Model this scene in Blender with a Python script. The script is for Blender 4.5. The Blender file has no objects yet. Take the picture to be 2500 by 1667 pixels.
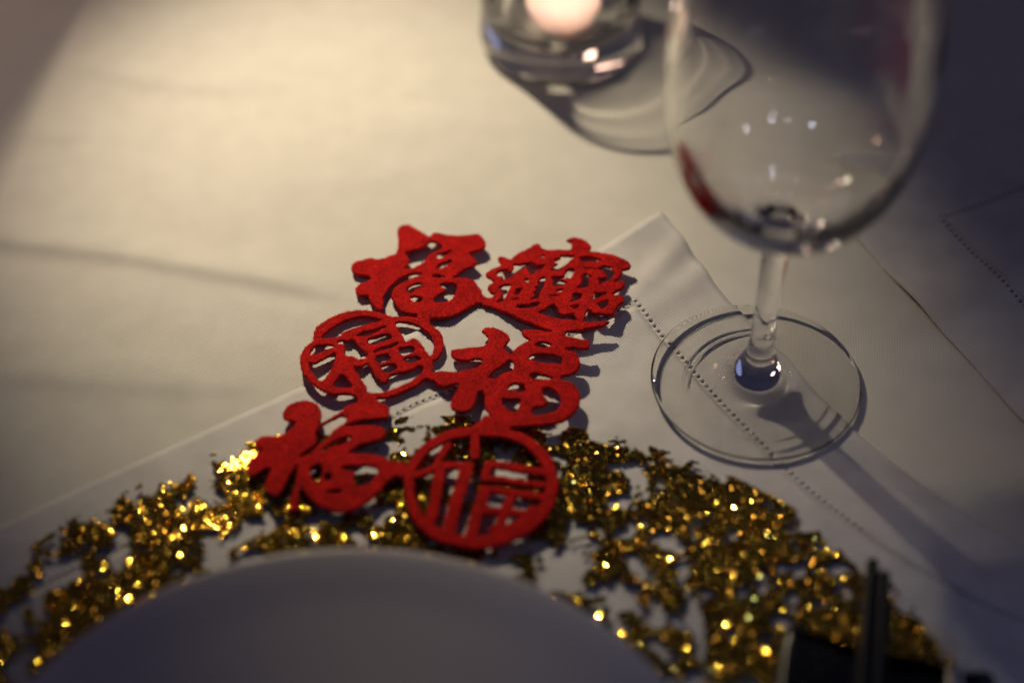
import bpy, bmesh, math, random
import numpy as np
from mathutils import Vector
random.seed(7)
rng = np.random.default_rng(7)
sc = bpy.context.scene
COL = sc.collection

# ---------------------------------------------------------------- camera
PITCH = math.radians(46.3)
DIST = 0.865
cd = bpy.data.cameras.new("camera")
cam = bpy.data.objects.new("camera", cd)
COL.objects.link(cam)
cam.location = (0, -DIST * math.cos(PITCH), DIST * math.sin(PITCH))
cam.rotation_euler = (math.pi / 2 - PITCH, 0, 0)
cd.lens = 85
cd.sensor_width = 36
cd.clip_start = 0.02
cd.clip_end = 50
cd.dof.use_dof = True
cd.dof.focus_distance = 0.862
cd.dof.aperture_fstop = 2.75
# everything below is measured in metres and enlarged once at the end, so that one unit is one centimetre
K = 100.0
sc.unit_settings.system = 'METRIC'
sc.unit_settings.scale_length = 0.01
sc.camera = cam

# ---------------------------------------------------------------- dim room
w = bpy.data.worlds.new("World")
sc.world = w
w.use_nodes = True
nt = w.node_tree
bg = nt.nodes["Background"]
bg.inputs["Color"].default_value = (0.52, 0.50, 1.0, 1)
bg.inputs["Strength"].default_value = 0.031

# ---------------------------------------------------------------- lamps
LAMP = Vector((-0.150, 0.315, 0.345))
ld = bpy.data.lights.new("warm_spot", 'SPOT')
ld.energy = 10.0
ld.color = (1.0, 0.84, 0.56)
ld.spot_size = math.radians(49)
ld.spot_blend = 1.0
ld.shadow_soft_size = 0.008
lo = bpy.data.objects.new("warm_spot", ld)
COL.objects.link(lo)
lo.location = LAMP
lo.rotation_euler = (Vector((-0.050, 0.078, 0)) - LAMP).to_track_quat('-Z', 'Y').to_euler()


# a second, weaker warm lamp from the left reaches the far corner of the cloth
l2 = bpy.data.lights.new("side_spot", 'SPOT')
l2.energy = 18.0
l2.color = (1.0, 0.74, 0.56)
l2.spot_size = math.radians(22)
l2.spot_blend = 1.0
l2.shadow_soft_size = 0.03
l2o = bpy.data.objects.new("side_spot", l2)
COL.objects.link(l2o)
l2o.location = (-1.0, -0.05, 0.9)
l2o.rotation_euler = (Vector((-0.235, 0.19, 0)) - Vector(l2o.location)).to_track_quat('-Z', 'Y').to_euler()


bs = bpy.data.lights.new("blue_accent_spot", 'SPOT')  # added blue spot, aimed at the cutlery rest for a bluish highlight
bs.energy = 4.0; bs.color = (0.35, 0.5, 1.0); bs.spot_size = math.radians(9); bs.spot_blend = 1.0; bs.shadow_soft_size = 0.05
bso = bpy.data.objects.new("blue_accent_spot", bs)
COL.objects.link(bso)
bso.location = (-0.75, 0.35, 0.75)
bso.rotation_euler = (Vector((0.10, -0.135, 0.01)) - Vector(bso.location)).to_track_quat('-Z', 'Y').to_euler()


def area(name, loc, target, size, energy, color):
    a = bpy.data.lights.new(name, 'AREA')
    a.energy = energy
    a.color = color
    a.shape = 'DISK'
    a.size = size
    o = bpy.data.objects.new(name, a)
    COL.objects.link(o)
    o.location = loc
    o.rotation_euler = (Vector(target) - Vector(loc)).to_track_quat('-Z', 'Y').to_euler()
    return o


area("cool_room_light", (1.3, 1.0, 1.3), (0, 0, 0), 0.60, 0.4, (0.45, 0.5, 1.0))
area("rear_room_light", (-0.5, 1.9, 1.5), (0, 0, 0), 0.26, 0.8, (1.0, 0.62, 0.45))



def bulb(loc, energy, color, r=0.022):
    a = bpy.data.lights.new("room_bulb", 'POINT')
    a.energy = energy
    a.color = color
    a.shadow_soft_size = r
    o = bpy.data.objects.new("room_bulb", a)
    COL.objects.link(o)
    o.location = loc


for p, e, c in (((0.95, -0.75, 1.5), .8, (.72, .78, 1)), ((1.5, 0.1, 1.1), .8, (.5, .6, 1)), ((-0.9, -0.7, 1.8), .6, (.9, .8, 1))):
    bulb(p, e, c, 0.006)
# three narrow ceiling downlights whose images sparkle in the bowl of the wine glass
for p, e, c in (((-0.79, 0.85, 1.10), 9, (1, .93, .66)), ((-0.70, 0.80, 1.16), 5, (1, .62, .45)), ((0.54, -0.87, 1.36), 2.6, (.85, .85, 1)), ((0.50, -0.97, 1.25), 1.6, (.9, .85, 1)),
                ((-0.43, -0.75, 1.41), 3.0, (.7, .75, 1)), ((1.09, -0.59, 1.19), 2.4, (.85, .85, .9)), ((-1.44, 0.30, 0.50), 4, (1, .6, .4)), ((0.15, -0.95, 1.5), 1.2, (.9, .9, 1))):
    a = bpy.data.lights.new("downlight", 'SPOT')
    a.energy = e; a.color = c; a.spot_size = math.radians(7); a.spot_blend = 1.0; a.shadow_soft_size = 0.05
    o = bpy.data.objects.new("downlight", a)
    COL.objects.link(o)
    o.location = p
    o.rotation_euler = (Vector((0.089, -0.022, 0.10)) - Vector(p)).to_track_quat('-Z', 'Y').to_euler()
# the flame of the candle
fl_ = bpy.data.lights.new("candle_flame_light", 'POINT')
fl_.energy = 0.035
fl_.color = (1.0, 0.80, 0.68)
fl_.shadow_soft_size = 0.007
fl_.cycles.is_caustics_light = True
fo_ = bpy.data.objects.new("candle_flame_light", fl_)
COL.objects.link(fo_)
fo_.location = (0.0205, 0.1655, 0.0320)

sc.view_settings.view_transform = 'Standard'
sc.view_settings.look = 'None'
sc.view_settings.exposure = 0
sc.view_settings.gamma = 1
sc.render.engine = 'CYCLES'
sc.cycles.max_bounces = 16
sc.cycles.transmission_bounces = 16
sc.cycles.transparent_max_bounces = 16
sc.cycles.caustics_refractive = True
sc.cycles.caustics_reflective = False
sc.cycles.sample_clamp_indirect = 45
sc.cycles.use_denoising = True
ld.cycles.is_caustics_light = True

# ================================================================ helpers
Fp = 5903.0
CAMP = np.array(cam.location)
FWv = np.array([0, math.cos(PITCH), -math.sin(PITCH)])
UPv = np.array([0, math.sin(PITCH), math.cos(PITCH)])
RTv = np.array([1.0, 0, 0])


def at(x, y, h=0.0):
    """point of the photograph (2500x1667) -> place in the world at height h"""
    x = np.asarray(x, float); y = np.asarray(y, float)
    r = FWv + ((x - 1250) / Fp)[..., None] * RTv + ((833.5 - y) / Fp)[..., None] * UPv
    t = (np.asarray(h) - CAMP[2]) / r[..., 2]
    return CAMP + t[..., None] * r


def link(name, me, m=None, parent=None, smooth=True):
    if m is not None:
        me.materials.append(m)
    if smooth:
        me.polygons.foreach_set("use_smooth", [True] * len(me.polygons))
    o = bpy.data.objects.new(name, me)
    COL.objects.link(o)
    o.parent = parent
    return o


def meshdata(name, v, f):
    me = bpy.data.meshes.new(name)
    me.from_pydata([tuple(map(float, p)) for p in v], [], [tuple(map(int, q)) for q in f])
    me.update()
    return me


def empty(name, label, cat, group=None, loc=(0, 0, 0)):
    o = bpy.data.objects.new(name, None)
    o.empty_display_size = 0.02
    COL.objects.link(o)
    o.location = loc
    tag(o, label, cat, group)
    return o


def tag(o, label=None, cat=None, group=None, kind=None):
    if label: o['label'] = label
    if cat: o['category'] = cat
    if group: o['group'] = group
    if kind: o['kind'] = kind
    return o


def unparent_offset(o, root):
    """meshes are written in world coordinates; keep them there under an empty at the base"""
    o.parent = root
    o.matrix_parent_inverse = root.matrix_basis.inverted()


class Noise:
    def __init__(self, seed, n=256):
        self.g = np.random.default_rng(seed).random((n, n)); self.n = n

    def __call__(self, x, y):
        xi = np.floor(x).astype(int); yi = np.floor(y).astype(int)
        fx = x - xi; fy = y - yi
        fx = fx * fx * (3 - 2 * fx); fy = fy * fy * (3 - 2 * fy)
        n = self.n; g = self.g
        a = g[xi % n, yi % n]; b = g[(xi + 1) % n, yi % n]
        c = g[xi % n, (yi + 1) % n]; d = g[(xi + 1) % n, (yi + 1) % n]
        return (a * (1 - fx) + b * fx) * (1 - fy) + (c * (1 - fx) + d * fx) * fy * 1.0

    def fbm(self, x, y, o=4):
        s = 0; a = 0.5; t = 0
        for k in range(o):
            s = s + a * self(x * 2 ** k + 17.3 * k, y * 2 ** k + 5.1 * k); t += a; a *= 0.5
        return s / t


# ================================================================ materials
def mat(name, color, rough=0.6, metal=0.0, **kw):
    m = bpy.data.materials.new(name)
    m.use_nodes = True
    b = m.node_tree.nodes["Principled BSDF"]
    b.inputs["Base Color"].default_value = (*color, 1)
    b.inputs["Roughness"].default_value = rough
    b.inputs["Metallic"].default_value = metal
    for k, v in kw.items():
        b.inputs[k].default_value = v
    return m


def nodes(m):
    return m.node_tree.nodes, m.node_tree.links, m.node_tree.nodes["Principled BSDF"]


def fabric(name, color, pitch, depth, angle, spec=0.2, sheen=0.15, mottle=0.05, gap=0.72):
    m = mat(name, color, 0.75)
    N, L, b = nodes(m)
    b.inputs["Specular IOR Level"].default_value = spec
    b.inputs["Sheen Weight"].default_value = sheen
    tc = N.new("ShaderNodeTexCoord")
    mp = N.new("ShaderNodeMapping")
    mp.inputs["Rotation"].default_value = (0, 0, angle)
    L.new(tc.outputs["Object"], mp.inputs["Vector"])
    ws = []
    for d, k in (('X', 1.0), ('Y', 1.12)):
        wv = N.new("ShaderNodeTexWave")
        wv.bands_direction = d
        wv.inputs["Scale"].default_value = 0.314 / pitch * k
        wv.inputs["Distortion"].default_value = 0.6
        wv.inputs["Detail"].default_value = 1.0
        wv.inputs["Detail Scale"].default_value = 0.4
        L.new(mp.outputs[0], wv.inputs["Vector"])
        ws.append(wv)
    mx = N.new("ShaderNodeMath"); mx.operation = 'MULTIPLY'
    L.new(ws[0].outputs["Fac"], mx.inputs[0]); L.new(ws[1].outputs["Fac"], mx.inputs[1])
    bp = N.new("ShaderNodeBump")
    bp.inputs["Strength"].default_value = 0.8
    bp.inputs["Distance"].default_value = depth * K
    L.new(mx.outputs[0], bp.inputs["Height"])
    nz = N.new("ShaderNodeTexNoise")
    nz.inputs["Scale"].default_value = 90
    nz.inputs["Detail"].default_value = 5
    L.new(tc.outputs["Object"], nz.inputs["Vector"])
    # thread gaps are a touch darker than thread crowns, plus uneven yarn
    r1 = N.new("ShaderNodeMapRange")
    r1.inputs["To Min"].default_value = gap; r1.inputs["To Max"].default_value = 1.08
    L.new(mx.outputs[0], r1.inputs["Value"])
    r2 = N.new("ShaderNodeMapRange")
    r2.inputs["From Min"].default_value = 0.3; r2.inputs["From Max"].default_value = 0.7
    r2.inputs["To Min"].default_value = 1 - mottle; r2.inputs["To Max"].default_value = 1 + mottle * 0.5
    L.new(nz.outputs["Fac"], r2.inputs["Value"])
    mm = N.new("ShaderNodeMath"); mm.operation = 'MULTIPLY'
    L.new(r1.outputs[0], mm.inputs[0]); L.new(r2.outputs[0], mm.inputs[1])
    vm = N.new("ShaderNodeVectorMath"); vm.operation = 'SCALE'
    vm.inputs[0].default_value = color
    L.new(mm.outputs[0], vm.inputs["Scale"])
    L.new(vm.outputs[0], b.inputs["Base Color"])
    L.new(bp.outputs[0], b.inputs["Normal"])
    return m


M_cloth = fabric("ivory_sateen", (0.86, 0.83, 0.80), 0.00058, 0.00014, 0.12, gap=0.62)
M_napkin = fabric("white_linen", (0.90, 0.87, 0.89), 0.00080, 0.00022, 0.57, spec=0.15, mottle=0.10, gap=0.6)
M_napkin2 = fabric("white_linen_far", (0.90, 0.87, 0.89), 0.00080, 0.00022, 0.50, spec=0.15, mottle=0.10, gap=0.6)

M_felt = mat("red_felt", (0.50, 0.006, 0.004), 0.85)
N, L, b = nodes(M_felt)
b.inputs["Specular IOR Level"].default_value = 0.12
b.inputs["Sheen Weight"].default_value = 0.12
b.inputs["Sheen Roughness"].default_value = 0.4
b.inputs["Sheen Tint"].default_value = (1, 0.25, 0.15, 1)
tc = N.new("ShaderNodeTexCoord")
n1 = N.new("ShaderNodeTexNoise"); n1.inputs["Scale"].default_value = 1500; n1.inputs["Detail"].default_value = 3
n2 = N.new("ShaderNodeTexNoise"); n2.inputs["Scale"].default_value = 240; n2.inputs["Detail"].default_value = 4
L.new(tc.outputs["Object"], n1.inputs["Vector"]); L.new(tc.outputs["Object"], n2.inputs["Vector"])
cr = N.new("ShaderNodeValToRGB")
cr.color_ramp.elements[0].position = 0.40; cr.color_ramp.elements[0].color = (0.20, 0.000, 0.001, 1)
cr.color_ramp.elements[1].position = 0.66; cr.color_ramp.elements[1].color = (0.62, 0.006, 0.006, 1)
ad = N.new("ShaderNodeMix"); ad.data_type = 'FLOAT'; ad.inputs[0].default_value = 0.25
L.new(n1.outputs["Fac"], ad.inputs[2]); L.new(n2.outputs["Fac"], ad.inputs[3])
L.new(ad.outputs[0], cr.inputs["Fac"]); L.new(cr.outputs[0], b.inputs["Base Color"])
bp = N.new("ShaderNodeBump"); bp.inputs["Strength"].default_value = 0.9; bp.inputs["Distance"].default_value = 0.0003 * K
L.new(n1.outputs["Fac"], bp.inputs["Height"]); L.new(bp.outputs[0], b.inputs["Normal"])

M_glass = mat("clear_glass", (1, 1, 1), 0.0)
_, _, b = nodes(M_glass)
b.inputs["Transmission Weight"].default_value = 1
b.inputs["IOR"].default_value = 1.50
M_wax = mat("blush_wax", (0.96, 0.83, 0.80), 0.45)
_, _, b = nodes(M_wax)
b.inputs["Subsurface Weight"].default_value = 0.9
b.inputs["Subsurface Radius"].default_value = (0.016, 0.013, 0.012)
b.inputs["Subsurface Scale"].default_value = K
M_wick = mat("charred_wick", (0.03, 0.025, 0.02), 0.9)

M_gold = mat("gold_foil", (0.33, 0.19, 0.022), 0.065, 1.0)
N, L, b = nodes(M_gold)
tc = N.new("ShaderNodeTexCoord")
nz = N.new("ShaderNodeTexNoise"); nz.inputs["Scale"].default_value = 700; nz.inputs["Detail"].default_value = 3
L.new(tc.outputs["Object"], nz.inputs["Vector"])
bp = N.new("ShaderNodeBump"); bp.inputs["Strength"].default_value = 0.15; bp.inputs["Distance"].default_value = 0.0003 * K
L.new(nz.outputs["Fac"], bp.inputs["Height"]); L.new(bp.outputs[0], b.inputs["Normal"])

M_fleck = mat("gold_glitter", (0.92, 0.63, 0.09), 0.08, 1.0)

M_plate = mat("white_porcelain", (0.68, 0.635, 0.635), 0.34)
M_black = mat("black_lacquer", (0.004, 0.004, 0.006), 0.26, **{"Specular IOR Level": 0.45})
M_stick = mat("black_chopstick", (0.008, 0.007, 0.009), 0.42, **{"Specular IOR Level": 0.25})
M_steel = mat("brushed_steel", (0.75, 0.70, 0.60), 0.28, 1.0)
M_card = mat("cream_card", (0.8, 0.72, 0.66), 0.7)
N, L, b = nodes(M_card)
tr = N.new("ShaderNodeBsdfTranslucent"); tr.inputs["Color"].default_value = (0.98, 0.84, 0.76, 1)  # lets some lamp light through into the added card's shade
mxs = N.new("ShaderNodeMixShader"); mxs.inputs[0].default_value = 0.92
L.new(b.outputs[0], mxs.inputs[1]); L.new(tr.outputs[0], mxs.inputs[2])
L.new(mxs.outputs[0], N["Material Output"].inputs["Surface"])
M_flame = mat("candle_flame", (0, 0, 0), 1.0)
_, _, b = nodes(M_flame)
b.inputs["Emission Color"].default_value = (1.0, 0.55, 0.25, 1)
b.inputs["Emission Strength"].default_value = 2.5


# ================================================================ tablecloth
def crease(x, y, pts, width, amp, skew=0.35):
    """a soft ridge along a polyline, steeper on one flank"""
    P = np.array(pts, float)
    best = np.full(x.shape, 1e9); sgn = np.zeros(x.shape); along = np.zeros(x.shape)
    n = len(P) - 1
    for i in range(n):
        a = P[i]; d = P[i + 1] - a; l = np.hypot(*d); d = d / l
        t = np.clip((x - a[0]) * d[0] + (y - a[1]) * d[1], 0, l)
        qx = x - a[0] - t * d[0]; qy = y - a[1] - t * d[1]
        dd = np.hypot(qx, qy); m = dd < best
        best[m] = dd[m]
        sgn[m] = np.sign(d[0] * qy - d[1] * qx)[m]
        along[m] = ((i + t / l) / n)[m]
    s = best * sgn / width
    s = np.where(s < 0, s / skew, s)
    fade = np.clip(np.minimum(along, 1 - along) * 5 + 0.15, 0, 1)
    return amp * fade * np.exp(-s * s)


def px(*pts):
    return [tuple(at(p[0] * 1.063, p[1] * 1.063)[:2]) for p in pts]


CR = [(px((-120, 545), (0, 556), (300, 592), (560, 636), (840, 690)), 0.011, 0.0021, 0.38),
      (px((150, 130), (250, 170), (420, 195), (620, 205)), 0.012, 0.0013, 0.4),
      (px((-50, 290), (60, 305), (200, 322)), 0.008, 0.0007, 0.4),
      (px((-80, 850), (150, 868), (420, 886), (640, 880)), 0.012, 0.0010, 0.5),
      (px((880, 300), (1080, 285), (1300, 268), (1500, 280)), 0.016, 0.0010, 0.5),
      (px((900, 205), (1020, 215), (1100, 218)), 0.012, 0.0006, 0.5),
      (px((1700, 850), (1990, 825), (2200, 850), (2350, 900)), 0.010, 0.0008, 0.5),
      (px((500, 420), (800, 400), (1150, 360)), 0.03, 0.0012, 0.7),
      (px((1700, 30), (1950, 60), (2200, 150)), 0.02, 0.0010, 0.6)]
nA, nB = Noise(3), Noise(9)


def cloth_z(x, y):
    z = 0.0016 * (nA.fbm(x * 9 + 40, y * 16 + 40, 3) - 0.5)
    z = z + 0.0007 * (nB.fbm(x * 40 + 40, y * 60 + 40, 2) - 0.5)
    for c in CR:
        z = z + crease(x, y, *c)
    # flat and smooth under the glass and the candle holder
    for cx, cy, r in ((0.0853, -0.0219, 0.05), (0.0198, 0.1696, 0.045)):
        d = np.hypot(x - cx, y - cy)
        k = np.clip((d - r * 0.8) / (r * 0.8), 0, 1)
        z = z * k * k * (3 - 2 * k)
    return z


def axis(lo, hi, step, far):
    a = np.arange(lo, hi + step / 2, step)
    k = np.geomspace(step * 1.5, far, 18)
    return np.concatenate([lo - k[::-1], a, hi + k])


xs = axis(-0.30, 0.30, 0.0018, 0.42)
ys = axis(-0.26, 0.32, 0.0018, 0.42)
X, Y = np.meshgrid(xs, ys, indexing='ij')
Z = cloth_z(X, Y)
# beyond the table edge the cloth hangs straight down
ox = np.maximum(np.abs(X) - 0.50, 0); oy = np.maximum(Y - 0.48, 0) + np.maximum(-0.46 - Y, 0)
Z = Z - np.maximum(ox, oy)
X = np.clip(X, -0.50, 0.50) + np.sign(X) * 0.01 * np.clip(ox * 20, 0, 1); Y = np.clip(Y, -0.46, 0.48)
nx, ny = X.shape
idx = np.arange(nx * ny).reshape(nx, ny)
F = np.stack([idx[:-1, :-1], idx[1:, :-1], idx[1:, 1:], idx[:-1, 1:]], -1).reshape(-1, 4)
cloth = link("tablecloth", meshdata("tablecloth", np.stack([X, Y, Z], -1).reshape(-1, 3), F), M_cloth)
tag(cloth, "plain ivory tablecloth with long shallow creases spread under everything", "tablecloth")


# ================================================================ napkins (hemstitched)
def napkin(root, corner, du, dv, nu, nv, hemk, bend, lift, m, waves):
    """corner, unit directions of the two edges, grid of CELL; one row and one column of cells carry the drawn-thread holes"""
    CELL = 0.00265
    corner = np.array(corner); du = np.array(du); dv = np.array(dv)

    def pos(u, v):
        p = corner + u[..., None] * du + v[..., None] * dv
        sh = bend * (np.clip(u, 0, None) / 0.198) ** 3.6
        p = p - sh[..., None] * dv
        x, y = p[..., 0], p[..., 1]
        z = 0.0011 + waves(u, v)
        z = z + lift * 0.8 * np.exp(-((u + v) / 0.020) ** 2)
        z = z + 0.25 * cloth_z(x, y)
        return np.stack([x, y, z], -1)

    verts = []; hem = []; mid = []
    cache = {}

    def V(u, v):
        k = (round(u * 1000), round(v * 1000))
        if k not in cache:
            cache[k] = len(verts); verts.append((u * CELL, v * CELL))
        return cache[k]

    for i in range(nu):
        for j in range(nv):
            holey = (i == hemk and j >= hemk) or (j == hemk and i >= hemk)
            tgt = hem if (i <= hemk or j <= hemk) else mid
            if not holey:
                tgt.append((V(i, j), V(i + 1, j), V(i + 1, j + 1), V(i, j + 1)))
            else:
                cu, cv = i + 0.5, j + 0.5
                # hole slightly longer across the hem than along it
                along_u = j == hemk
                ru, rv = (0.21, 0.27) if along_u else (0.27, 0.21)
                ru *= random.uniform(0.85, 1.15); rv *= random.uniform(0.85, 1.15)
                o = [V(i, j), V(i + .5, j), V(i + 1, j), V(i + 1, j + .5), V(i + 1, j + 1), V(i + .5, j + 1), V(i, j + 1), V(i, j + .5)]
                h = []
                for q in range(8):
                    a = math.radians(-135 + 45 * q)
                    h.append(V(cu + ru * math.cos(a) + random.uniform(-.01, .01), cv + rv * math.sin(a)))
                for q in range(8):
                    r = (q + 1) % 8
                    tgt.append((o[q], o[r], h[r], h[q]))
    uv = np.array(verts)
    P = pos(uv[:, 0], uv[:, 1])
    flip = (du[0] * dv[1] - du[1] * dv[0]) < 0
    for name, faces, th in (("hem", hem, 0.0007), ("centre_panel", mid, 0.0005)):
        f = np.array(faces)
        if flip: f = f[:, ::-1]
        used, inv = np.unique(f, return_inverse=True)
        me = meshdata(name, P[used], inv.reshape(f.shape))
        o = link(name, me, m)
        s = o.modifiers.new("thick", 'SOLIDIFY'); s.thickness = th; s.offset = -1
        unparent_offset(o, root)
    return pos


def ridge2(u, v, u0, v0, ang, w, a, ln=0.05):
    c, s = math.cos(ang), math.sin(ang)
    p = (u - u0) * c + (v - v0) * s; q = -(u - u0) * s + (v - v0) * c
    return a * np.exp(-(q / w) ** 2) * np.exp(-(p / ln) ** 2)


nC = Noise(21)


def waves1(u, v):
    z = 0.0011 * (nC.fbm(u * 38 + 3, v * 22 + 3, 3) - 0.42)
    z = z + ridge2(u, v, 0.020, 0.010, 1.2, 0.005, 0.0026, 0.03)
    z = z + ridge2(u, v, 0.034, 0.012, 1.35, 0.006, 0.0030, 0.03)
    z = z + ridge2(u, v, 0.075, 0.05, 1.5, 0.010, 0.0016, 0.06)
    z = z + ridge2(u, v, 0.05, 0.13, 0.3, 0.014, 0.0018, 0.10)
    # pressed flat under the foot of the wine glass
    k = np.clip((np.hypot(u - 0.087, v - 0.018) - 0.034) / 0.03, 0, 1)
    z = z * k
    return np.clip(z, -0.0008, 0.004)


def waves2(u, v):
    z = 0.0016 * (nC.fbm(u * 30 + 60, v * 26 + 8, 3) - 0.42)
    z = z + ridge2(u, v, 0.02, 0.02, 0.75, 0.006, 0.0022, 0.03)
    z = z + ridge2(u, v, 0.07, 0.02, 1.3, 0.012, 0.0020, 0.05)
    return np.clip(z, -0.0008, 0.005)


def unit(a):
    a = np.array(a, float); return a / np.hypot(*a)


c1 = at(*(1594, 518))[:2]
np1 = empty("napkin", "white hemstitched linen napkin lying under the gold placemat, its corner behind the red ornament", "napkin", "hemstitched napkins", (0.0558, 0.0608, 0))
bpy.context.view_layer.update()
napkin(np1, (0.0558, 0.0608), unit((.480, -.877)), unit((-.84, -.542)), 150, 150, 11, 0.027, 0.0075, M_napkin, waves1)
np2 = empty("napkin", "white hemstitched linen napkin at the right edge, its corner seen through the wine glass", "napkin", "hemstitched napkins", (0.1154, 0.0758, 0))
bpy.context.view_layer.update()
napkin(np2, (0.1154, 0.0758), unit((.473, -.881)), unit((.884, .466)), 110, 110, 12, 0.0, 0.004, M_napkin2, waves2)


# ================================================================ gold lace placemat
MC = np.array([-0.0233, -0.2253]); MR = 0.186
nM, nN, nO = Noise(44), Noise(71), Noise(5)


def mat_mask(x, y):
    r = np.hypot(x - MC[0], y - MC[1])
    wx = x + 0.006 * (nN.fbm(x * 90 + 50, y * 90 + 50, 2) - 0.5)
    wy = y + 0.006 * (nO.fbm(x * 90 + 50, y * 90 + 50, 2) - 0.5)
    f = 0.50 * nM.fbm(wx * 58 + 90, wy * 58 + 90, 3) + 0.50 * nN.fbm(wx * 200 + 90, wy * 200 + 30, 3)
    f = f + 0.10 * (nO.fbm(x * 400 + 60, y * 400 + 60, 2) - 0.5)
    edge = np.clip((MR - r) / 0.010, -1, 1)
    th = 0.462 + 0.05 * np.clip((0.125 - r) / 0.012, 0, 1) + 0.13 * np.clip(1 - edge, 0, 2) ** 1.5 * 0.5
    rim = np.abs(r - (MR - 0.007)) < 0.0035
    f = f + 0.045 * rim
    return (f > th) & (r < MR + 0.001)


step = 0.00050
n = int(2 * (MR + 0.003) / step)
gi = np.arange(n + 1) * step - n * step / 2
GX, GY = np.meshgrid(gi + MC[0], gi + MC[1], indexing='ij')
JX = GX + rng.uniform(-.32, .32, GX.shape) * step
JY = GY + rng.uniform(-.32, .32, GX.shape) * step
gz = 0.0030 + 0.0004 * (nA.fbm(GX * 110 + 50, GY * 110 + 50, 2) - 0.5) + rng.normal(0, 0.000008, GX.shape)
cxm = (GX[:-1, :-1] + step / 2); cym = (GY[:-1, :-1] + step / 2)
keep = mat_mask(cxm, cym) & (np.hypot(cxm - MC[0], cym - MC[1]) > 0.088)
ii, jj = np.nonzero(keep)
ID = np.arange(GX.size).reshape(GX.shape)
q = np.stack([ID[ii, jj], ID[ii + 1, jj], ID[ii + 1, jj + 1], ID[ii, jj + 1]], -1)
h = rng.random(len(q)) < .5
tri = np.concatenate([q[h][:, [0, 1, 2]], q[h][:, [0, 2, 3]], q[~h][:, [0, 1, 3]], q[~h][:, [1, 2, 3]]])
used, inv = np.unique(tri, return_inverse=True)
PV = np.stack([JX, JY, gz], -1).reshape(-1, 3)[used]
pm = empty("placemat", None, None, None, (MC[0], MC[1], 0.003))
bpy.context.view_layer.update()
lace = link("foil_lace", meshdata("foil_lace", PV, inv.reshape(tri.shape)), M_gold, smooth=False)
unparent_offset(lace, pm)
# loose glitter flecks stuck on the lace, each tilted its own way
NFL = 150000
pick = rng.integers(0, len(q), NFL)
cen = np.stack([JX, JY, gz], -1).reshape(-1, 3)[q[pick]].mean(1)
cen[:, :2] += rng.uniform(-.5, .5, (NFL, 2)) * step
cen[:, 2] += 0.00022
sz = rng.uniform(.00017, .00034, NFL) * (1 + (rng.random(NFL) < .12) * .5)
tilt = rng.normal(0, math.radians(14.5), (NFL, 2))
spin = rng.random(NFL) * 2 * np.pi
FVs = []
for k5 in range(5):
    aa = spin + 2 * np.pi * k5 / 5
    ox_, oy_ = np.cos(aa) * sz, np.sin(aa) * sz
    FVs.append(np.stack([cen[:, 0] + ox_, cen[:, 1] + oy_, cen[:, 2] + ox_ * np.tan(tilt[:, 0]) + oy_ * np.tan(tilt[:, 1])], -1))
FVs = np.stack(FVs, 1).reshape(-1, 3)
fl = link("glitter_flecks", meshdata("glitter_flecks", FVs, np.arange(NFL * 5).reshape(-1, 5)), M_fleck, smooth=False)
unparent_offset(fl, pm)
fl['kind'] = 'stuff'
tag(pm, "round gold foil placemat of open glittering lace, under the plate and the red ornament", "placemat")


# ================================================================ lathe
def lathe(profile, seg=128, cx=0, cy=0, cz=0):
    """profile: list of (r, z); closed at the axis where r == 0"""
    v = []; f = []; rings = []
    for r, z in profile:
        if r < 1e-7:
            rings.append([len(v)]); v.append((cx, cy, cz + z))
        else:
            s = len(v)
            for k in range(seg):
                a = 2 * math.pi * k / seg
                v.append((cx + r * math.cos(a), cy + r * math.sin(a), cz + z))
            rings.append(list(range(s, s + seg)))
    for A, B in zip(rings[:-1], rings[1:]):
        for k in range(seg):
            l = (k + 1) % seg
            if len(A) == 1 and len(B) == 1: continue
            if len(A) == 1: f.append((A[0], B[k], B[l])[::-1])
            elif len(B) == 1: f.append((A[k], A[l], B[0]))
            else: f.append((A[k], A[l], B[l], B[k]))
    return v, f


def spline(pts, sub=8):
    """Catmull-Rom through the profile points"""
    P = [np.array(p, float) for p in pts]
    out = []
    for i in range(len(P) - 1):
        p0 = P[max(i - 1, 0)]; p1 = P[i]; p2 = P[i + 1]; p3 = P[min(i + 2, len(P) - 1)]
        for k in range(sub):
            t = k / sub
            out.append(tuple(0.5 * ((2 * p1) + (-p0 + p2) * t + (2 * p0 - 5 * p1 + 4 * p2 - p3) * t * t + (-p0 + 3 * p1 - 3 * p2 + p3) * t ** 3)))
    out.append(tuple(P[-1]))
    return [(max(a, 0), b) for a, b in out]


def lathe_parts(profile, cuts, names, m, root, seg=160):
    """one continuous glass surface of revolution, shared out among parts without walls between them;
    profile runs from the underside axis up the outside, over the rim and down the inside"""
    pr = np.array(profile)
    t = np.gradient(pr, axis=0)
    nrm = np.stack([t[:, 1], -t[:, 0]], -1)
    nrm /= np.maximum(np.hypot(nrm[:, 0], nrm[:, 1]), 1e-12)[:, None]
    nrm[pr[:, 0] < 1e-6, 0] = 0
    nrm /= np.maximum(np.hypot(nrm[:, 0], nrm[:, 1]), 1e-12)[:, None]
    for (a, b_), nm in zip(cuts, names):
        v, f = lathe(profile[a:b_ + 1], seg)
        ns = []
        for (r, z), (nr, nz_) in zip(profile[a:b_ + 1], nrm[a:b_ + 1]):
            if r < 1e-7: ns.append((0, 0, nz_))
            else:
                for k in range(seg):
                    an = 2 * math.pi * k / seg
                    ns.append((nr * math.cos(an), nr * math.sin(an), nz_))
        me = meshdata(nm, v, f)
        o = link(nm, me, m, root)
        me.normals_split_custom_set_from_vertices([tuple(map(float, q)) for q in ns])
        o.cycles.is_caustics_caster = True
    return


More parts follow.
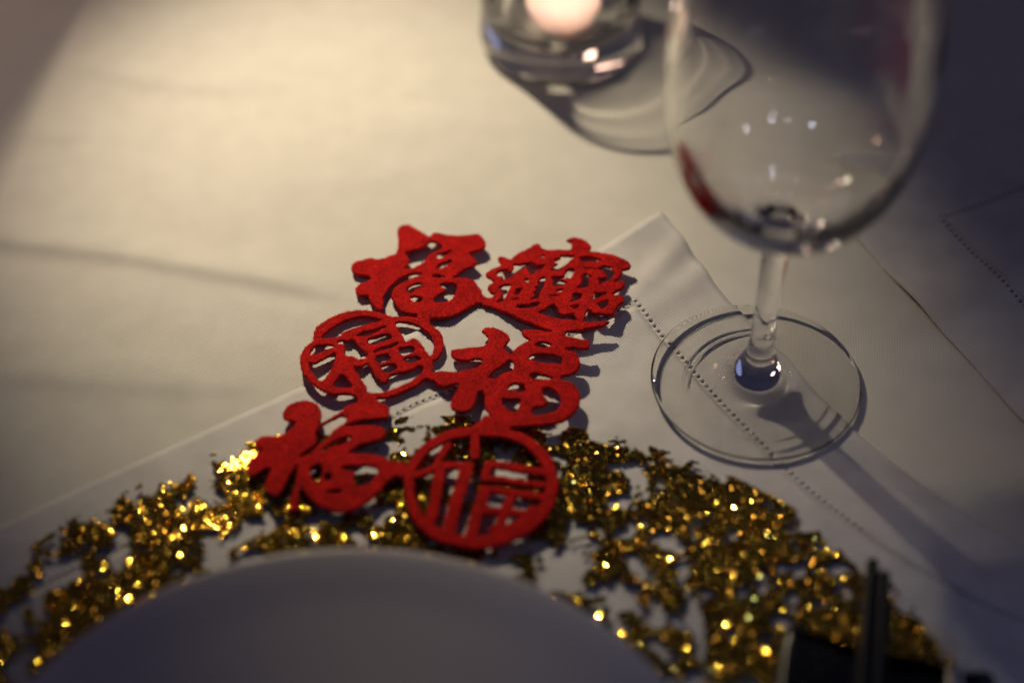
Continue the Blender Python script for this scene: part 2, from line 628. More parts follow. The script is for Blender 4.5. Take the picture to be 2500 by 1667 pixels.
# ================================================================ wine glass
GC = (0.0855, -0.0219, 0.0016)
wg = empty("wine_glass", "empty clear wine glass standing half on the napkin at the right", "wine glass", None, GC)
prof = []
# underside: shallow hollow
prof += spline([(0, .0016), (.012, .0014), (.024, .0008), (.032, .0003), (.0358, 0.0)], 6)[:-1]
prof += spline([(.0358, 0.0), (.0366, .0004), (.0370, .0011), (.0365, .0018), (.0358, .0021)], 4)[:-1]
n_foot_a = len(prof)
prof += spline([(.0358, .0021), (.030, .0027), (.022, .0032), (.0155, .0041), (.0112, .0058), (.0084, .0086), (.0066, .0118)], 7)
i_stem0 = len(prof) - 1
prof = prof[:-1] + spline([(.0066, .0118), (.0054, .0150), (.0047, .017), (.0043, .024), (.0042, .035), (.0043, .050), (.0048, .064), (.0062, .0730)], 6)
i_stem1 = len(prof) - 1
outer = [(.0062, .0730), (.0103, .0760), (.0182, .0806), (.0272, .0882), (.0338, .0980), (.0384, .1095), (.0410, .122), (.0420, .138), (.0420, .154), (.0399, .170), (.0368, .186), (.0335, .203), (.0315, .215)]
prof = prof[:-1] + spline(outer, 8)
prof += [(.0313, .2157), (.0309, .2160), (.0305, .2157)]
inner = [(.0303, .215), (.0324, .203), (.0357, .186), (.0388, .170), (.0406, .154), (.0409, .138), (.0399, .122), (.0369, .1095), (.0316, .1004), (.0236, .0932), (.0142, .0884), (.0060, .0862), (0, .0854)]
prof += spline(inner, 8)
prof[-1] = (0, .0854)
last = len(prof) - 1
lathe_parts(prof, [(0, i_stem0), (i_stem0, i_stem1), (i_stem1, last)], ["foot", "stem", "bowl"], M_glass, wg)

wg.rotation_euler = (0, math.radians(1.7), 0)   # one side of the foot stands on the napkin
wg.location.z += 0.0006

# ================================================================ candle holder
CC = (0.0195, 0.1690, 0.0012)
ch = empty("candle_holder", "clear round glass candle holder with thick base at the top edge", "candle holder", None, CC)
cp = spline([(0, .0012), (.020, .0008), (.0285, 0.0)], 5)[:-1]
cp += spline([(.0285, 0.0), (.0312, .0008), (.0325, .0030), (.0326, .007), (.0322, .014), (.0324, .030), (.0331, .045), (.0338, .056)], 6)
cp += [(.0337, .0566), (.0332, .0570), (.0326, .0566)]
cp += spline([(.0324, .056), (.0317, .048), (.0303, .034), (.0284, .022), (.0232, .0140), (.0130, .0105), (0, .0096)], 6)
cp[-1] = (0, .0096)
v, f = lathe(cp, 128)
vs = link("vessel", meshdata("vessel", v, f), M_glass, ch)
vs.cycles.is_caustics_caster = True
cl = empty("candle", "lit pale pink wax candle glowing inside the clear glass holder", "candle", None, (CC[0] + .001, CC[1] - .0035, CC[2] + .0101))
v, f = lathe([(r_ * .84, z_) for r_, z_ in spline([(0, 0), (.010, .0004), (.0150, .003), (.0178, .009), (.0182, .017), (.0174, .0235), (.0158, .0256), (.0142, .0240), (.0136, .0180), (.0120, .0120), (.006, .0104), (0, .0100)], 6)], 96)
f = [q for q in f]
link("wax", meshdata("wax", v, f), M_wax, cl)
v, f = lathe([(0, .009), (.0007, .009), (.0006, .0145), (0, .015)], 12)
link("wick", meshdata("wick", v, f), M_wick, cl)

v, f = lathe(spline([(0, 0), (.0022, .002), (.0032, .006), (.0024, .012), (.0010, .019), (0, .023)], 4), 24, 0, 0, .0135)
link("flame", meshdata("flame", v, f), M_flame, cl)

# ================================================================ plate
PC = (-0.0492, -0.2338, 0.0042)
v, f = lathe(spline([(0, .0016), (.045, .0014), (.056, .0010), (.058, 0.0), (.062, 0.0), (.065, .0062), (.080, .0105), (.098, .0162), (.1105, .0217), (.1138, .0238), (.1148, .0254), (.1143, .0270), (.1122, .0274), (.1065, .0256), (.095, .0212), (.080, .0172), (.066, .0148), (.050, .0136), (0, .0132)], 6), 160)
pl = link("dinner_plate", meshdata("dinner_plate", v, f), M_plate)
pl.location = PC
tag(pl, "large white porcelain plate in the foreground on the gold placemat, cut by the bottom edge", "plate")


# ================================================================ chopsticks, rest, cutlery
def tube(p0, p1, r0, r1, seg=20, square=False):
    p0 = Vector(p0); p1 = Vector(p1); d = (p1 - p0).normalized()
    a = d.cross(Vector((0, 0, 1))).normalized(); b_ = a.cross(d)
    ts = [0, .004, .012, .03, .3, .6, .97, 1.0]; L_ = (p1 - p0).length
    v = []; f = []
    for t in ts:
        r = r0 + (r1 - r0) * t
        if t == 0: r *= .55
        if t == .004: r *= .9
        if t == 1.0: r *= .8
        for k in range(seg):
            an = 2 * math.pi * k / seg
            v.append(p0 + d * (L_ * t) + (a * math.cos(an) + b_ * math.sin(an)) * r)
    for i in range(len(ts) - 1):
        for k in range(seg):
            l = (k + 1) % seg
            f.append((i * seg + k, i * seg + l, (i + 1) * seg + l, (i + 1) * seg + k))
    f.append(tuple(range(seg))[::-1]); f.append(tuple(range((len(ts) - 1) * seg, len(ts) * seg)))
    return v, f


for (tip, end, lab) in (((2131, 1366), (2098, 1760), "black chopstick on the left of the pair, its tip reaching further up"),
                        ((2159, 1396), (2142, 1760), "black chopstick on the right of the pair, its tip set further back")):
    a = Vector(at(*tip, 0.019)); e = Vector(at(*end, 0.022))
    e = a + (e - a).normalized() * 0.225
    e.z = a.z + 0.006
    v, f = tube(a, e, 0.0021, 0.0042)
    o = link("chopstick", meshdata("chopstick", [p - a for p in v], f), M_stick)
    o.location = a
    tag(o, lab, "chopstick", "pair of black chopsticks")


def block(name, pts, z0, z1, bev, m, seg=4):
    bm = bmesh.new()
    c = np.mean(pts, 0)
    vs_ = [bm.verts.new((p[0] - c[0], p[1] - c[1], 0)) for p in pts]
    fc = bm.faces.new(vs_)
    if fc.normal.z < 0: fc.normal_flip()
    g = bmesh.ops.extrude_face_region(bm, geom=[fc])
    for q_ in g['geom']:
        if isinstance(q_, bmesh.types.BMVert): q_.co.z = z1 - z0
    bmesh.ops.recalc_face_normals(bm, faces=bm.faces)
    top = [e for e in bm.edges if all(abs(v_.co.z - (z1 - z0)) < 1e-6 for v_ in e.verts)]
    bmesh.ops.bevel(bm, geom=top, offset=bev, segments=seg, profile=.5, affect='EDGES')
    me = bpy.data.meshes.new(name); bm.to_mesh(me); bm.free()
    o = link(name, me, m)
    o.location = (c[0], c[1], z0)
    return o


def smooth_poly(P, sub=6):
    P = np.array(P, float); n_ = len(P); out = []
    for i in range(n_):
        p0, p1, p2, p3 = P[i - 1], P[i], P[(i + 1) % n_], P[(i + 2) % n_]
        for k in range(sub):
            t = k / sub
            out.append(0.5 * ((2 * p1) + (-p0 + p2) * t + (2 * p0 - 5 * p1 + 4 * p2 - p3) * t * t + (-p0 + 3 * p1 - 3 * p2 + p3) * t ** 3))
    return np.array(out)


H = 0.014
rp = at(np.array([1912, 1965, 2070, 2160, 2310, 2415, 2440, 2440, 2300, 2100, 1880, 1885]),
        np.array([1520, 1522, 1562, 1606, 1626, 1622, 1670, 1800, 1800, 1790, 1780, 1640]), H)[:, :2]
rest = block("cutlery_rest", smooth_poly(rp, 5), 0.0045, H, 0.0050, M_black, 6)
tag(rest, "glossy black lacquer rest under the chopsticks at the bottom right", "cutlery rest")
hp = at(np.array([2322, 2333, 2345, 2350, 2347, 2335, 2318, 2312]), np.array([1628, 1622, 1626, 1640, 1760, 1765, 1760, 1640]), 0.0165)[:, :2]
hd = block("table_knife", smooth_poly(hp, 4), 0.0142, 0.0166, 0.0008, M_steel)
tag(hd, "end of a steel cutlery handle on the black rest at the bottom right", "cutlery")

# unseen folded card, added beyond the top left corner to throw the straight shade there
def card():
    a = np.array([-0.171, 0.222]); L_ = 0.15; T = 0.0003; Hc = 0.215
    v = []; f = []
    for ang in (math.radians(172), math.radians(146)):
        d = np.array([math.cos(ang), math.sin(ang)]); nn = np.array([-d[1], d[0]]) * T
        s = len(v)
        for p in (a, a + d * L_, a + d * L_ + nn, a + nn):
            v.append((p[0], p[1], 0.001)); v.append((p[0], p[1], Hc))
        f += [(s, s + 2, s + 3, s + 1), (s + 2, s + 4, s + 5, s + 3), (s + 4, s + 6, s + 7, s + 5), (s + 6, s, s + 1, s + 7), (s + 1, s + 3, s + 5, s + 7), (s + 6, s + 4, s + 2, s)]
    o = link("shade_card", meshdata("shade_card", v, f), M_card, smooth=False)
    tag(o, "unseen folded cream card added beyond the top left corner to cast the shade there", "menu card")


card()

# ================================================================ red felt ornament
class T:
    def __init__(s, x0, y0, k): s.x0, s.y0, s.k = x0, y0, k
    def __call__(s, *p): return [(s.x0 + a / s.k, s.y0 + b / s.k) for a, b in p]


A = T(850, 540, 6.031); B1 = T(1170, 570, 10.455); B2 = T(1350, 570, 10.455); B3 = T(1160, 680, 11.2); B4 = T(1340, 680, 11.2)
Dz = T(720, 750, 6.189); Ez = T(1060, 790, 5.88); Fz = T(580, 960, 4.9); Gz = T(960, 1020, 4.752)

PIECES = []
PIECES.append(("character_panel", "lucky character with a broad brush stroke top, nearest the candle side", 
 A((735,130),(780,80),(860,65),(920,80),(1010,130),(1100,180),(1170,235),(1215,225),(1260,190),(1330,180),(1400,205),(1500,215),(1640,225),(1760,215),(1880,200),(1950,230),(2010,300),(2025,360),(1990,410),(1900,445),(1780,480),(1840,540),(1895,600),(1880,650),(1780,690),(1680,740),(1600,800),(1540,835),(1600,850),(1700,845),(1800,865),(1860,900),(1900,960),(1950,1010),(1975,1090),(2010,1120),(2010,1215),(1950,1205),(1880,1220),(1750,1300),(1640,1350),(1520,1400),(1380,1425),(1220,1430),(1200,1470),(1190,1530),(1040,1530),(1030,1430),(1060,1390),(950,1370),(800,1340),(730,1290),(690,1220),(640,1130),(640,1060),(680,1000),(760,935),(870,880),(980,840),(1060,815),(1085,775),(1000,775),(880,795),(780,840),(700,900),(620,970),(560,1050),(530,1120),(520,1200),(510,1290),(470,1320),(410,1290),(340,1210),(310,1130),(280,1100),(170,1110),(120,1070),(105,1020),(150,950),(240,915),(310,880),(330,830),(260,805),(150,795),(80,765),(50,710),(70,650),(140,600),(240,575),(330,545),(400,565),(500,560),(600,520),(700,490),(730,420),(740,330),(735,230)),
 [A((850,480),(930,440),(1050,420),(1130,380),(1200,310),(1280,315),(1350,350),(1385,390),(1350,430),(1240,480),(1170,530),(1120,610),(1050,650),(960,700),(870,715),(840,690),(885,640),(900,580),(880,520)),
  A((1310,510),(1350,480),(1420,465),(1500,445),(1520,460),(1460,500),(1400,545),(1340,565),(1305,545)),
  A((1335,650),(1400,620),(1500,580),(1530,600),(1500,630),(1420,680),(1360,705),(1310,700)),
  A((1230,810),(1290,790),(1350,800),(1415,815),(1410,840),(1340,845),(1270,838)),
  A((860,1030),(900,970),(990,930),(1080,925),(1100,950),(1050,980),(990,1020),(960,1060),(900,1070)),
  A((910,1140),(960,1110),(1040,1120),(1090,1140),(1080,1180),(1020,1205),(950,1190)),
  A((1350,960),(1400,920),(1480,910),(1560,920),(1605,960),(1590,1040),(1560,1110),(1500,1170),(1420,1195),(1320,1200),(1260,1175),(1300,1110),(1380,1065),(1430,1030),(1410,990))], []))
PIECES.append(("character_panel", "dense combined good fortune characters over a long boat stroke",
 B1((490,690),(485,650),(540,610),(620,625),(700,650),(790,680),(850,640),(940,560),(1050,490),(1200,420),(1350,335),(1430,290),(1530,290),(1570,350),(1650,420),(1760,440),(1860,450),(1950,430),(2090,432))
 + B2((420,450),(470,380),(490,310),(450,230),(350,200),(420,160),(520,130),(620,125),(720,160),(850,220),(940,290),(965,380),(945,470),(1100,480),(1260,510),(1480,545),(1640,600),(1800,670),(1920,740),(1985,815),(1960,890),(1880,930),(1770,940),(1770,1000),(1720,1100),(1640,1190),(1580,1260),(1700,1230),(1790,1225),(1840,1290),(1830,1350),(1760,1400))
 + B4((1950,310),(1850,360),(1740,430),(1820,465),(1960,465),(2040,530),(2045,650),(1960,710),(1880,760),(1830,850),(1790,940),(1720,1005),(1560,995),(1400,970),(1260,965),(1180,910),(1110,850),(1050,870),(1010,960),(980,1060),(950,1185),(1100,1200),(1300,1190),(1500,1190),(1620,1180),(1640,1210),(1540,1290),(1400,1330),(1200,1360),(1000,1400),(820,1430),(480,1470),(420,1600),(80,1600),(90,1440))
 + B3((2100,1440),(1900,1370),(1700,1310),(1500,1230),(1300,1150),(1100,1070),(900,960),(700,880),(500,800),(300,770),(150,690),(20,680),(20,500),(200,500),(330,530),(430,540),(520,480),(560,430),(440,390),(370,320),(355,260),(400,190),(480,140),(530,100))
 + B1((340,1200),(260,1150),(180,1090),(180,1030),(250,980),(380,910),(500,860),(570,840),(550,770)),
 [B1((890,800),(1060,800),(1200,770),(1340,740),(1400,770),(1500,820),(1600,825),(1700,800),(1640,870),(1560,940),(1430,970),(1440,1010),(1400,1050),(1320,1050),(1270,1000),(1220,900),(1170,890),(1080,930),(980,1010),(860,1100),(750,1170),(640,1220),(620,1160),(570,1110),(480,1100),(440,1060),(500,990),(600,950),(680,930),(780,990),(840,970),(885,880)),
  B1((1535,620),(1600,575),(1665,565),(1665,615),(1600,640)),
  B2((0,880),(100,780),(20,720),(190,640),(200,575),(400,590),(560,600),(500,650),(400,760),(280,840),(230,920),(120,960),(40,960),(-40,955),(-40,920)),
  B2((660,640),(800,610),(960,610),(1050,640),(1240,680),(1200,720),(1070,745),(900,735),(760,740),(700,700)),
  B2((310,1010),(340,950),(450,920),(550,920),(530,1010),(500,1090),(440,1150),(370,1130),(300,1080)),
  B2((-32,1120),(60,1095),(180,1110),(290,1100),(380,1150),(200,1160),(170,1175),(300,1220),(365,1255),(340,1290),(200,1320),(20,1340),(8,1260)),
  B2((780,1060),(850,1030),(930,1070),(1020,1100),(920,1150),(910,1260),(870,1380),(600,1390),(700,1320),(720,1240),(740,1140)),
  B2((790,880),(880,890),(1100,915),(1200,900),(1250,850),(1330,835),(1450,860),(1530,890),(1510,960),(1560,1010),(1560,1080),(1480,1180),(1350,1240),(1200,1300),(1180,1250),(1175,1160),(1290,1160),(1370,1110),(1340,1030),(1240,970),(1100,930),(900,920),(790,910)),
  B4((170,345),(250,305),(400,280),(360,345),(240,370)),
  B4((20,490),(200,440),(320,450),(200,478),(60,500)),
  B4((650,400),(720,385),(920,410),(880,500),(860,560),(700,600),(600,630),(620,560),(650,480)),
  B4((1250,380),(1400,390),(1600,390),(1480,460),(1350,520),(1200,565),(1215,480)),
  B4((1310,690),(1420,640),(1560,590),(1650,610),(1600,740),(1530,800),(1440,850),(1380,780)),
  B4((600,760),(720,710),(840,700),(800,770),(740,820),(650,790)),
  B4((170,700),(230,800),(300,920),(400,975),(560,950),(680,940),(720,1040),(800,1160),(600,1120),(400,1110),(230,1070),(0,1030),(-100,1010),(-276,950),(-100,850),(0,760),(100,710)),
  B3((1130,780),(1250,730),(1450,720),(1640,670),(1780,690),(1740,740),(1600,810),(1400,840),(1220,830)),
  B3((640,260),(720,210),(850,180),(980,180),(960,260),(900,380),(850,490),(800,570),(720,640),(580,645),(660,590),(740,490),(770,420),(700,330)),
  B3((1070,460),(1090,380),(1130,300),(1200,270),(1310,280),(1250,350),(1220,420),(1130,460)),
  B3((1000,600),(1080,555),(1200,550),(1220,590),(1100,595)),
  B3((1940,-10),(1900,150),(1820,330),(1750,450),(1740,560),(1540,570),(1620,520),(1640,450),(1600,400),(1690,340),(1650,260),(1730,210),(1710,120),(1770,40),(1783,10),(1850,-25)),
  B3((1350,40),(1450,20),(1470,80),(1400,130),(1370,90))], []))
PIECES.append(("round_medallion", "two overlapping rings around an upright lucky character, the upper left of the two medallions",
 Dz((1050,60),(1200,75),(1350,110),(1440,140),(1500,160),(1600,150),(1750,160),(1850,160),(1860,100),(2050,100),(2045,190),(2050,260),(2130,330),(2200,400),(2235,500),(2245,620),(2210,720),(2140,790),(2080,830),(2090,920),(2070,1000),(2120,1025),(2120,1105),(1980,1090),(1900,1150),(1800,1210),(1650,1280),(1500,1340),(1350,1380),(1210,1385),(1210,1495),(960,1495),(980,1400),(900,1340),(780,1310),(600,1320),(480,1290),(350,1220),(250,1150),(160,1060),(110,960),(80,850),(85,760),(130,650),(200,570),(280,510),(280,430),(330,320),(420,240),(550,160),(700,100),(880,65)),
 [Dz((405,470),(470,390),(600,290),(760,210),(960,155),(1140,160),(1320,190),(1330,200),(1200,240),(1050,280),(850,340),(730,390),(690,440),(550,475)),
  Dz((1550,230),(1700,240),(1850,280),(1960,350),(2050,430),(2100,530),(2100,640),(2060,740),(2010,720),(1930,600),(1840,490),(1770,490),(1680,525),(1620,430),(1570,340),(1520,280)),
  Dz((230,720),(280,620),(350,580),(420,580),(550,570),(590,610),(500,650),(400,690),(300,720)),
  Dz((650,560),(690,500),(790,515),(850,490),(900,510),(930,550),(1010,640),(1105,710),(1060,790),(950,800),(870,760),(770,750),(760,650),(740,580)),
  Dz((930,440),(1050,380),(1200,345),(1330,300),(1390,300),(1330,340),(1200,400),(1090,450),(1000,450)),
  Dz((1100,490),(1200,460),(1380,410),(1440,420),(1460,480),(1300,540),(1150,580)),
  Dz((1185,690),(1230,650),(1400,590),(1550,550),(1560,570),(1480,620),(1300,670),(1210,705)),
  Dz((1215,790),(1240,750),(1400,715),(1450,780),(1400,820),(1280,855),(1230,830)),
  Dz((1300,920),(1370,890),(1500,865),(1550,930),(1500,970),(1360,1000)),
  Dz((1565,650),(1640,620),(1770,600),(1815,660),(1740,710),(1620,740)),
  Dz((1645,810),(1700,770),(1850,745),(1910,790),(1840,830),(1710,860)),
  Dz((220,850),(300,850),(420,790),(560,710),(620,710),(600,820),(570,920),(480,1060),(400,1130),(330,1080),(260,1000),(220,930)),
  Dz((700,1030),(750,1040),(810,1110),(855,1180),(850,1215),(700,1225),(580,1190),(630,1110)),
  Dz((890,905),(980,920),(1060,880),(1110,870),(1150,930),(1200,1020),(1280,1110),(1350,1150),(1400,1110),(1430,1050),(1540,1010),(1700,980),(1850,910),(1935,900),(1940,970),(1850,1060),(1700,1150),(1500,1240),(1300,1300),(1090,1300),(1080,1220),(1010,1110),(940,1010))], []))
PIECES.append(("character_panel", "bold lucky character with smooth round strokes in the right column",
 Ez((690,115),(800,70),(900,90),(1000,130),(1080,200),(1060,270),(1000,360),(1050,420),(1110,460),(1150,400),(1220,330),(1370,260),(1300,200),(1265,150),(1310,100),(1450,100),(1560,120),(1690,145),(1690,40),(1900,40),(1860,180),(1950,200),(2100,240),(2200,240),(2240,290),(2220,350),(2150,370),(2000,350),(1890,360),(1900,395),(2000,410),(2060,460),(2095,560),(2070,660),(1980,730),(1830,760),(1820,820),(1900,830),(2000,880),(2070,970),(2090,1080),(2070,1200),(2000,1290),(1900,1370),(1750,1440),(1500,1470),(1300,1480),(1100,1500),(1080,1540),(840,1540),(900,1470),(880,1400),(800,1310),(740,1200),(735,1080),(720,1000),(690,970),(620,1000),(600,1100),(560,1200),(500,1250),(400,1270),(280,1240),(240,1190),(250,1110),(310,1000),(360,890),(290,880),(160,915),(60,880),(-10,810),(-10,730),(100,700),(300,710),(450,680),(600,650),(680,590),(700,530),(600,510),(500,540),(420,545),(300,520),(250,450),(250,390),(400,370),(560,350),(720,330),(785,250),(760,180)),
 [Ez((1440,350),(1480,300),(1560,290),(1680,320),(1660,355),(1560,370)),
  Ez((1360,530),(1380,480),(1500,455),(1700,460),(1830,510),(1835,580),(1760,590),(1550,580),(1450,550)),
  Ez((1370,740),(1440,715),(1550,740),(1690,780),(1660,815),(1500,810),(1400,800)),
  Ez((780,770),(900,660),(1000,590),(1080,530),(1130,560),(1140,680),(1000,720),(880,790)),
  Ez((1050,940),(1110,880),(1200,870),(1290,890),(1310,980),(1200,990),(1080,970)),
  Ez((970,1090),(1100,1095),(1240,1100),(1220,1200),(1160,1280),(1060,1250),(990,1180)),
  Ez((1550,960),(1600,920),(1720,950),(1800,1040),(1825,1130),(1780,1230),(1680,1290),(1500,1330),(1410,1320),(1420,1220),(1560,1200),(1640,1130),(1560,1040))], []))
PIECES.append(("character_panel", "slanting brushed lucky character at the lower left, over the placemat edge",
 Fz((540,270),(570,190),(680,120),(820,95),(940,130),(990,200),(1010,270),(990,340),(960,380),(1100,310),(1240,220),(1320,150),(1440,110),(1430,20),(1650,20),(1680,110),(1780,150),(1815,220),(1790,300),(1700,310),(1500,330),(1400,350),(1290,400),(1500,400),(1680,400),(1760,440),(1770,500),(1700,560),(1500,610),(1400,660),(1330,730),(1500,730),(1700,760),(1850,820),(2010,845),(2010,965),(1880,1010),(1780,1080),(1660,1220),(1560,1310),(1400,1390),(1250,1430),(1100,1400),(950,1330),(850,1250),(790,1160),(740,1140),(730,1300),(720,1400),(650,1410),(610,1370),(640,1250),(700,1100),(720,900),(740,860),(690,880),(620,1000),(560,1100),(500,1230),(400,1220),(340,1150),(330,1080),(400,920),(330,900),(240,970),(160,1000),(120,940),(120,850),(200,760),(300,690),(210,620),(270,540),(370,515),(480,530),(580,480),(680,400),(690,350),(600,330),(550,300)),
 [Fz((990,400),(1100,340),(1250,275),(1310,310),(1280,370),(1150,450),(1060,560),(960,640),(870,720),(760,770),(750,740),(900,640),(940,560),(930,490),(960,430)),
  Fz((1000,700),(1060,640),(1150,580),(1300,530),(1360,530),(1340,570),(1240,620),(1150,640),(1060,690)),
  Fz((880,900),(960,850),(1020,900),(1010,990),(960,1090),(910,1050),(870,970)),
  Fz((1250,880),(1400,870),(1600,870),(1680,920),(1640,1020),(1560,1090),(1430,1120),(1390,1040),(1400,950),(1260,920)),
  Fz((1070,1170),(1240,1150),(1230,1200),(1100,1210)),
  Fz((1030,1000),(1100,960),(1130,1000),(1080,1060))], []))
PIECES.append(("round_medallion", "single thick ring around a lucky character, the lower medallion nearest the plate",
 Gz((1130,-10),(1280,30),(1200,110),(1500,190),(1700,320),(1840,480),(1910,680),(1910,850),(1850,1050),(1720,1220),(1550,1350),(1300,1460),(1000,1520),(750,1490),(500,1420),(320,1290),(200,1120),(140,900),(135,700),(60,700),(60,600),(170,560),(200,500),(330,340),(500,220),(700,140),(900,110),(1000,60),(1050,-10)),
 [Gz((980,220),(1250,230),(1450,290),(1600,390),(1720,540),(1780,700),(1760,860),(1700,1020),(1580,1160),(1400,1270),(1200,1340),(950,1380),(750,1360),(550,1290),(400,1180),(300,1050),(250,880),(240,720),(290,560),(400,420),(550,310),(750,240))],
 [(Gz((960,150),(945,300),(950,450)), 48), (Gz((230,680),(400,620),(560,560),(720,555),(870,580)), 46), (Gz((560,560),(520,750),(490,950),(450,1150),(380,1260)), 58), (Gz((860,570),(810,730),(740,950),(680,1150),(640,1400)), 68),
  (Gz((1110,545),(1300,560),(1500,600),(1800,640)), 50), (Gz((1110,545),(1080,640),(1060,700)), 42), (Gz((1060,705),(1250,715),(1500,760),(1800,790)), 36), (Gz((1040,830),(1250,850),(1480,890),(1800,930)), 48),
  (Gz((1060,840),(1020,1000),(960,1150),(890,1400)), 62), (Gz((1000,1080),(1350,1090),(1720,1140)), 44), (Gz((1390,880),(1340,1000),(1260,1180),(1180,1380)), 52), (Gz((1150,1300),(1300,1290),(1480,1220),(1620,1060)), 46), (Gz((500,560),(560,430),(640,330)), 40)]))

HK = [((870,650),2.4),((950,560),3.0),((1180,610),3.4),((1160,740),2.6),((1000,680),2.6),((1230,640),3.6),((1400,600),5.6),((1540,650),6.6),((1450,810),7.6),((1300,780),4.6),((750,830),3.6),((730,950),5.4),((880,800),2.6),((900,950),4.2),((1070,830),3.6),((1100,820),4.8),((1400,830),8.2),((1400,960),7.4),((1200,900),5.6),((1100,1000),5.2),((640,1010),5.2),((600,1130),6.0),((800,1050),6.2),((900,1100),6.0),((950,1250),5.8),((1100,1050),6.8),((1350,1180),6.4),((1150,1320),5.6),((1150,1180),6.6)]
HKp = np.array([k[0] for k in HK], float); HKh = np.array([k[1] for k in HK]) / 1000


def h_px(p):
    d2 = ((p[..., None, :] - HKp) ** 2).sum(-1) + 900
    wgt = 1 / d2 ** 1.6
    return (wgt * HKh).sum(-1) / wgt.sum(-1)


HKw = at(HKp[:, 0], HKp[:, 1], HKh)[:, :2]


def h_w(x, y):
    d2 = (x[..., None] - HKw[:, 0]) ** 2 + (y[..., None] - HKw[:, 1]) ** 2 + 1.9e-5
    wgt = 1 / d2 ** 1.6
    return (wgt * HKh).sum(-1) / wgt.sum(-1)


def to_world(poly):
    p = np.array(poly, float)
    return at(p[:, 0], p[:, 1], h_px(p))[:, :2]


def sdf_poly(P, X, Y):
    d = np.full(X.shape, 1e9); ins = np.zeros(X.shape, bool)
    n_ = len(P)
    for i in range(n_):
        a = P[i]; b_ = P[(i + 1) % n_]; e = b_ - a
        wx = X - a[0]; wy = Y - a[1]
        t = np.clip((wx * e[0] + wy * e[1]) / max(e @ e, 1e-18), 0, 1)
        d = np.minimum(d, np.hypot(wx - e[0] * t, wy - e[1] * t))
        c = ((a[1] <= Y) & (b_[1] > Y)) | ((b_[1] <= Y) & (a[1] > Y))
        with np.errstate(divide='ignore', invalid='ignore'):
            xi = a[0] + (Y - a[1]) * e[0] / (e[1] if abs(e[1]) > 1e-15 else 1e-15)
        ins ^= c & (X < xi)
    return np.where(ins, -d, d)


def sdf_stroke(P, r, X, Y):
    d = np.full(X.shape, 1e9)
    for a, b_ in zip(P[:-1], P[1:]):
        e = b_ - a; wx = X - a[0]; wy = Y - a[1]
        t = np.clip((wx * e[0] + wy * e[1]) / (e @ e), 0, 1)
        d = np.minimum(d, np.hypot(wx - e[0] * t, wy - e[1] * t))
    return d - r


TH = 0.0012
fz1, fz2 = Noise(101), Noise(55)


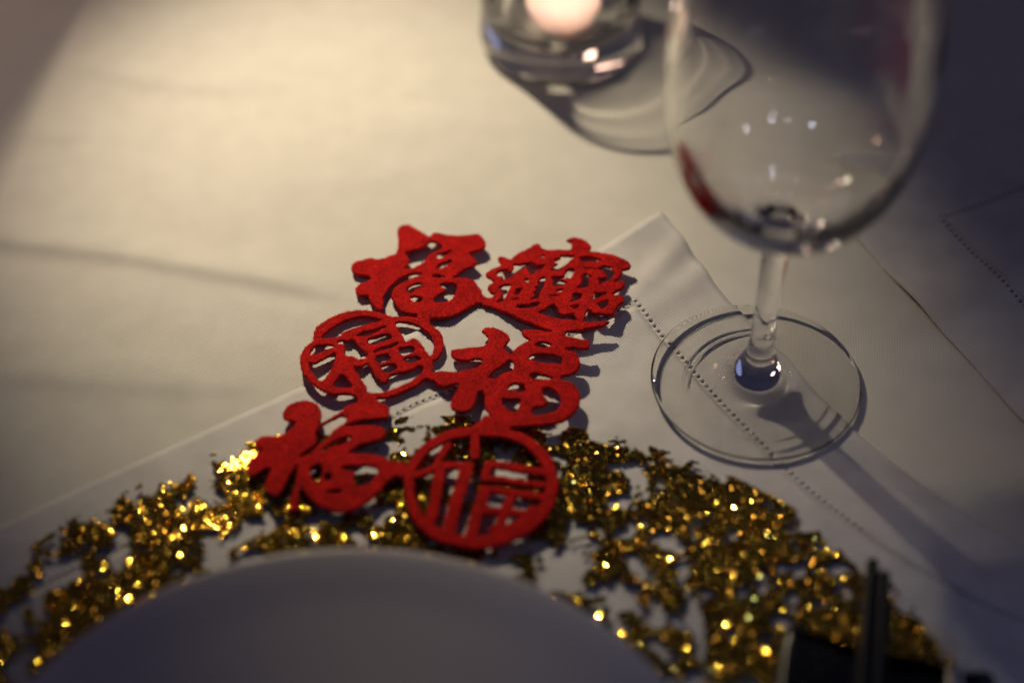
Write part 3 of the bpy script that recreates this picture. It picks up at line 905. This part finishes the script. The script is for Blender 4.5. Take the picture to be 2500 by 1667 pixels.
def felt_piece(name, label, outer_, holes, strokes, root, origin):
    R = 0.00031
    O = to_world(outer_)
    lo_, hi_ = O.min(0) - .001, O.max(0) + .001
    gx = np.arange(lo_[0], hi_[0], R); gy = np.arange(lo_[1], hi_[1], R)
    X_, Y_ = np.meshgrid(gx, gy, indexing='ij')
    d = sdf_poly(smooth_poly(O, 3), X_, Y_)
    for hh in holes:
        d = np.maximum(d, -sdf_poly(smooth_poly(to_world(hh), 3), X_, Y_))
    for s_, r_ in strokes:
        pw = to_world(s_)
        d = np.minimum(d, np.maximum(sdf_stroke(pw, r_ / 4.752 / 6.6 / 1000, X_, Y_), sdf_poly(O, X_, Y_)))
    d = d + 0.00045 * (fz1(X_ * 2600, Y_ * 2600) - .5) + 0.00025 * (fz2(X_ * 900, Y_ * 900) - .5)
    ins = d < 0
    verts = []; vid = {}
    faces = []; bedge = []

    def corner(i, j):
        k = (i, j)
        if k not in vid:
            vid[k] = len(verts); verts.append((gx[i], gy[j], 1.0 if d[i, j] < -0.0003 else 0.6))
        return vid[k]

    def cross(i, j, k2, l2):
        key = (i, j, k2, l2) if (i, j) < (k2, l2) else (k2, l2, i, j)
        if key not in vid:
            a, b_ = d[i, j], d[k2, l2]; t = a / (a - b_)
            vid[key] = len(verts)
            verts.append((gx[i] + (gx[k2] - gx[i]) * t, gy[j] + (gy[l2] - gy[j]) * t, 0.0))
        return vid[key]

    act = ins[:-1, :-1] | ins[1:, :-1] | ins[1:, 1:] | ins[:-1, 1:]
    for i, j in zip(*np.nonzero(act)):
        cs = ((i, j), (i + 1, j), (i + 1, j + 1), (i, j + 1))
        st = [ins[c] for c in cs]
        if all(st):
            faces.append([corner(*c) for c in cs]); continue
        if st == [True, False, True, False] or st == [False, True, False, True]:
            continue_poly = []
            for q_ in range(4):
                if st[q_]:
                    a = cross(*cs[q_ - 1], *cs[q_]); c_ = corner(*cs[q_]); b_ = cross(*cs[q_], *cs[(q_ + 1) % 4])
                    faces.append([a, c_, b_]); bedge.append((b_, a))
            continue
        poly = []; isx = []
        for q_ in range(4):
            c0 = cs[q_]; c1_ = cs[(q_ + 1) % 4]
            if st[q_]: poly.append(corner(*c0)); isx.append(False)
            if st[q_] != st[(q_ + 1) % 4]: poly.append(cross(*c0, *c1_)); isx.append(True)
        faces.append(poly)
        m_ = len(poly)
        for q_ in range(m_):
            if isx[q_] and isx[(q_ + 1) % m_]: bedge.append((poly[q_], poly[(q_ + 1) % m_]))
    V_ = np.array(verts)
    zz = h_w(V_[:, 0], V_[:, 1]) + 0.00010 * (fz2.fbm(V_[:, 0] * 700, V_[:, 1] * 700, 2) - .5) * 2
    top = np.stack([V_[:, 0], V_[:, 1], zz + TH * (0.30 + 0.20 * V_[:, 2])], -1) - origin
    bot = np.stack([V_[:, 0], V_[:, 1], zz - TH * 0.5], -1) - origin
    n_ = len(V_)
    allv = np.concatenate([top, bot])
    fs = [tuple(f_) for f_ in faces] + [tuple(x + n_ for x in f_[::-1]) for f_ in faces]
    fs += [(b_, a, a + n_, b_ + n_) for a, b_ in bedge]
    me = meshdata(name, allv, fs)
    o = link(name, me, M_felt, root)
    o['label'] = label
    rim = np.unique(np.array(bedge).ravel())
    pick = np.concatenate([rng.choice(rim, int(len(rim) * .9)), rng.choice(n_, int(n_ * .06))])
    return top[pick]


og = np.array([0.0, 0.0, 0.0]); og[:2] = at(1050, 900)[:2]
fe = empty("felt_ornament", "bright red die-cut felt cluster of six joined lucky characters and medallions beside the plate", "ornament", None, tuple(og))
FB = []
for nm, lab, o_, hs, ss in PIECES:
    FB.append(felt_piece(nm, lab, o_, hs, ss, fe, og))
B = np.concatenate(FB)
nb = len(B)
an = rng.random(nb) * 2 * np.pi; el = rng.uniform(-.3, 1.0, nb); ln = rng.uniform(.0004, .0012, nb)
dr = np.stack([np.cos(an) * np.cos(el), np.sin(an) * np.cos(el), np.sin(el)], -1)
sd = np.stack([-np.sin(an), np.cos(an), 0 * an], -1) * 0.00005
b0 = B - [0, 0, 0.0001]
mid_ = b0 + dr * (ln * .6)[:, None] + rng.normal(0, .00008, (nb, 3))
tip_ = b0 + dr * ln[:, None] + rng.normal(0, .00016, (nb, 3))
FV = np.concatenate([b0 - sd, b0 + sd, mid_ - sd * .7, mid_ + sd * .7, tip_])
k_ = np.arange(nb)
FF = [tuple(q_) for q_ in np.stack([k_, k_ + nb, k_ + 3 * nb, k_ + 2 * nb], -1)] + [tuple(q_) for q_ in np.stack([k_ + 2 * nb, k_ + 3 * nb, k_ + 4 * nb], -1)]
fib = link("felt_fibres", meshdata("felt_fibres", FV, FF), M_felt, fe)
fib['kind'] = 'stuff'

# every receiver of light that glass bends
for o in bpy.data.objects:
    if o.type == 'MESH' and o.data.materials and o.data.materials[0] in (M_cloth, M_napkin, M_napkin2, M_wax):
        o.cycles.is_caustics_receiver = True

# ---------------------------------------------------------------- metres -> centimetres
for o in list(bpy.data.objects):
    if o.parent is None:
        o.location = Vector(o.location) * K
        if o.type in {'MESH', 'EMPTY'}:
            o.scale = (K, K, K)
for l_ in bpy.data.lights:
    l_.energy *= K * K
    if l_.type in {'SPOT', 'POINT'}: l_.shadow_soft_size *= K
    else: l_.size *= K
cd.dof.focus_distance *= K
cd.dof.aperture_fstop /= K
cd.clip_start *= K
cd.clip_end *= K
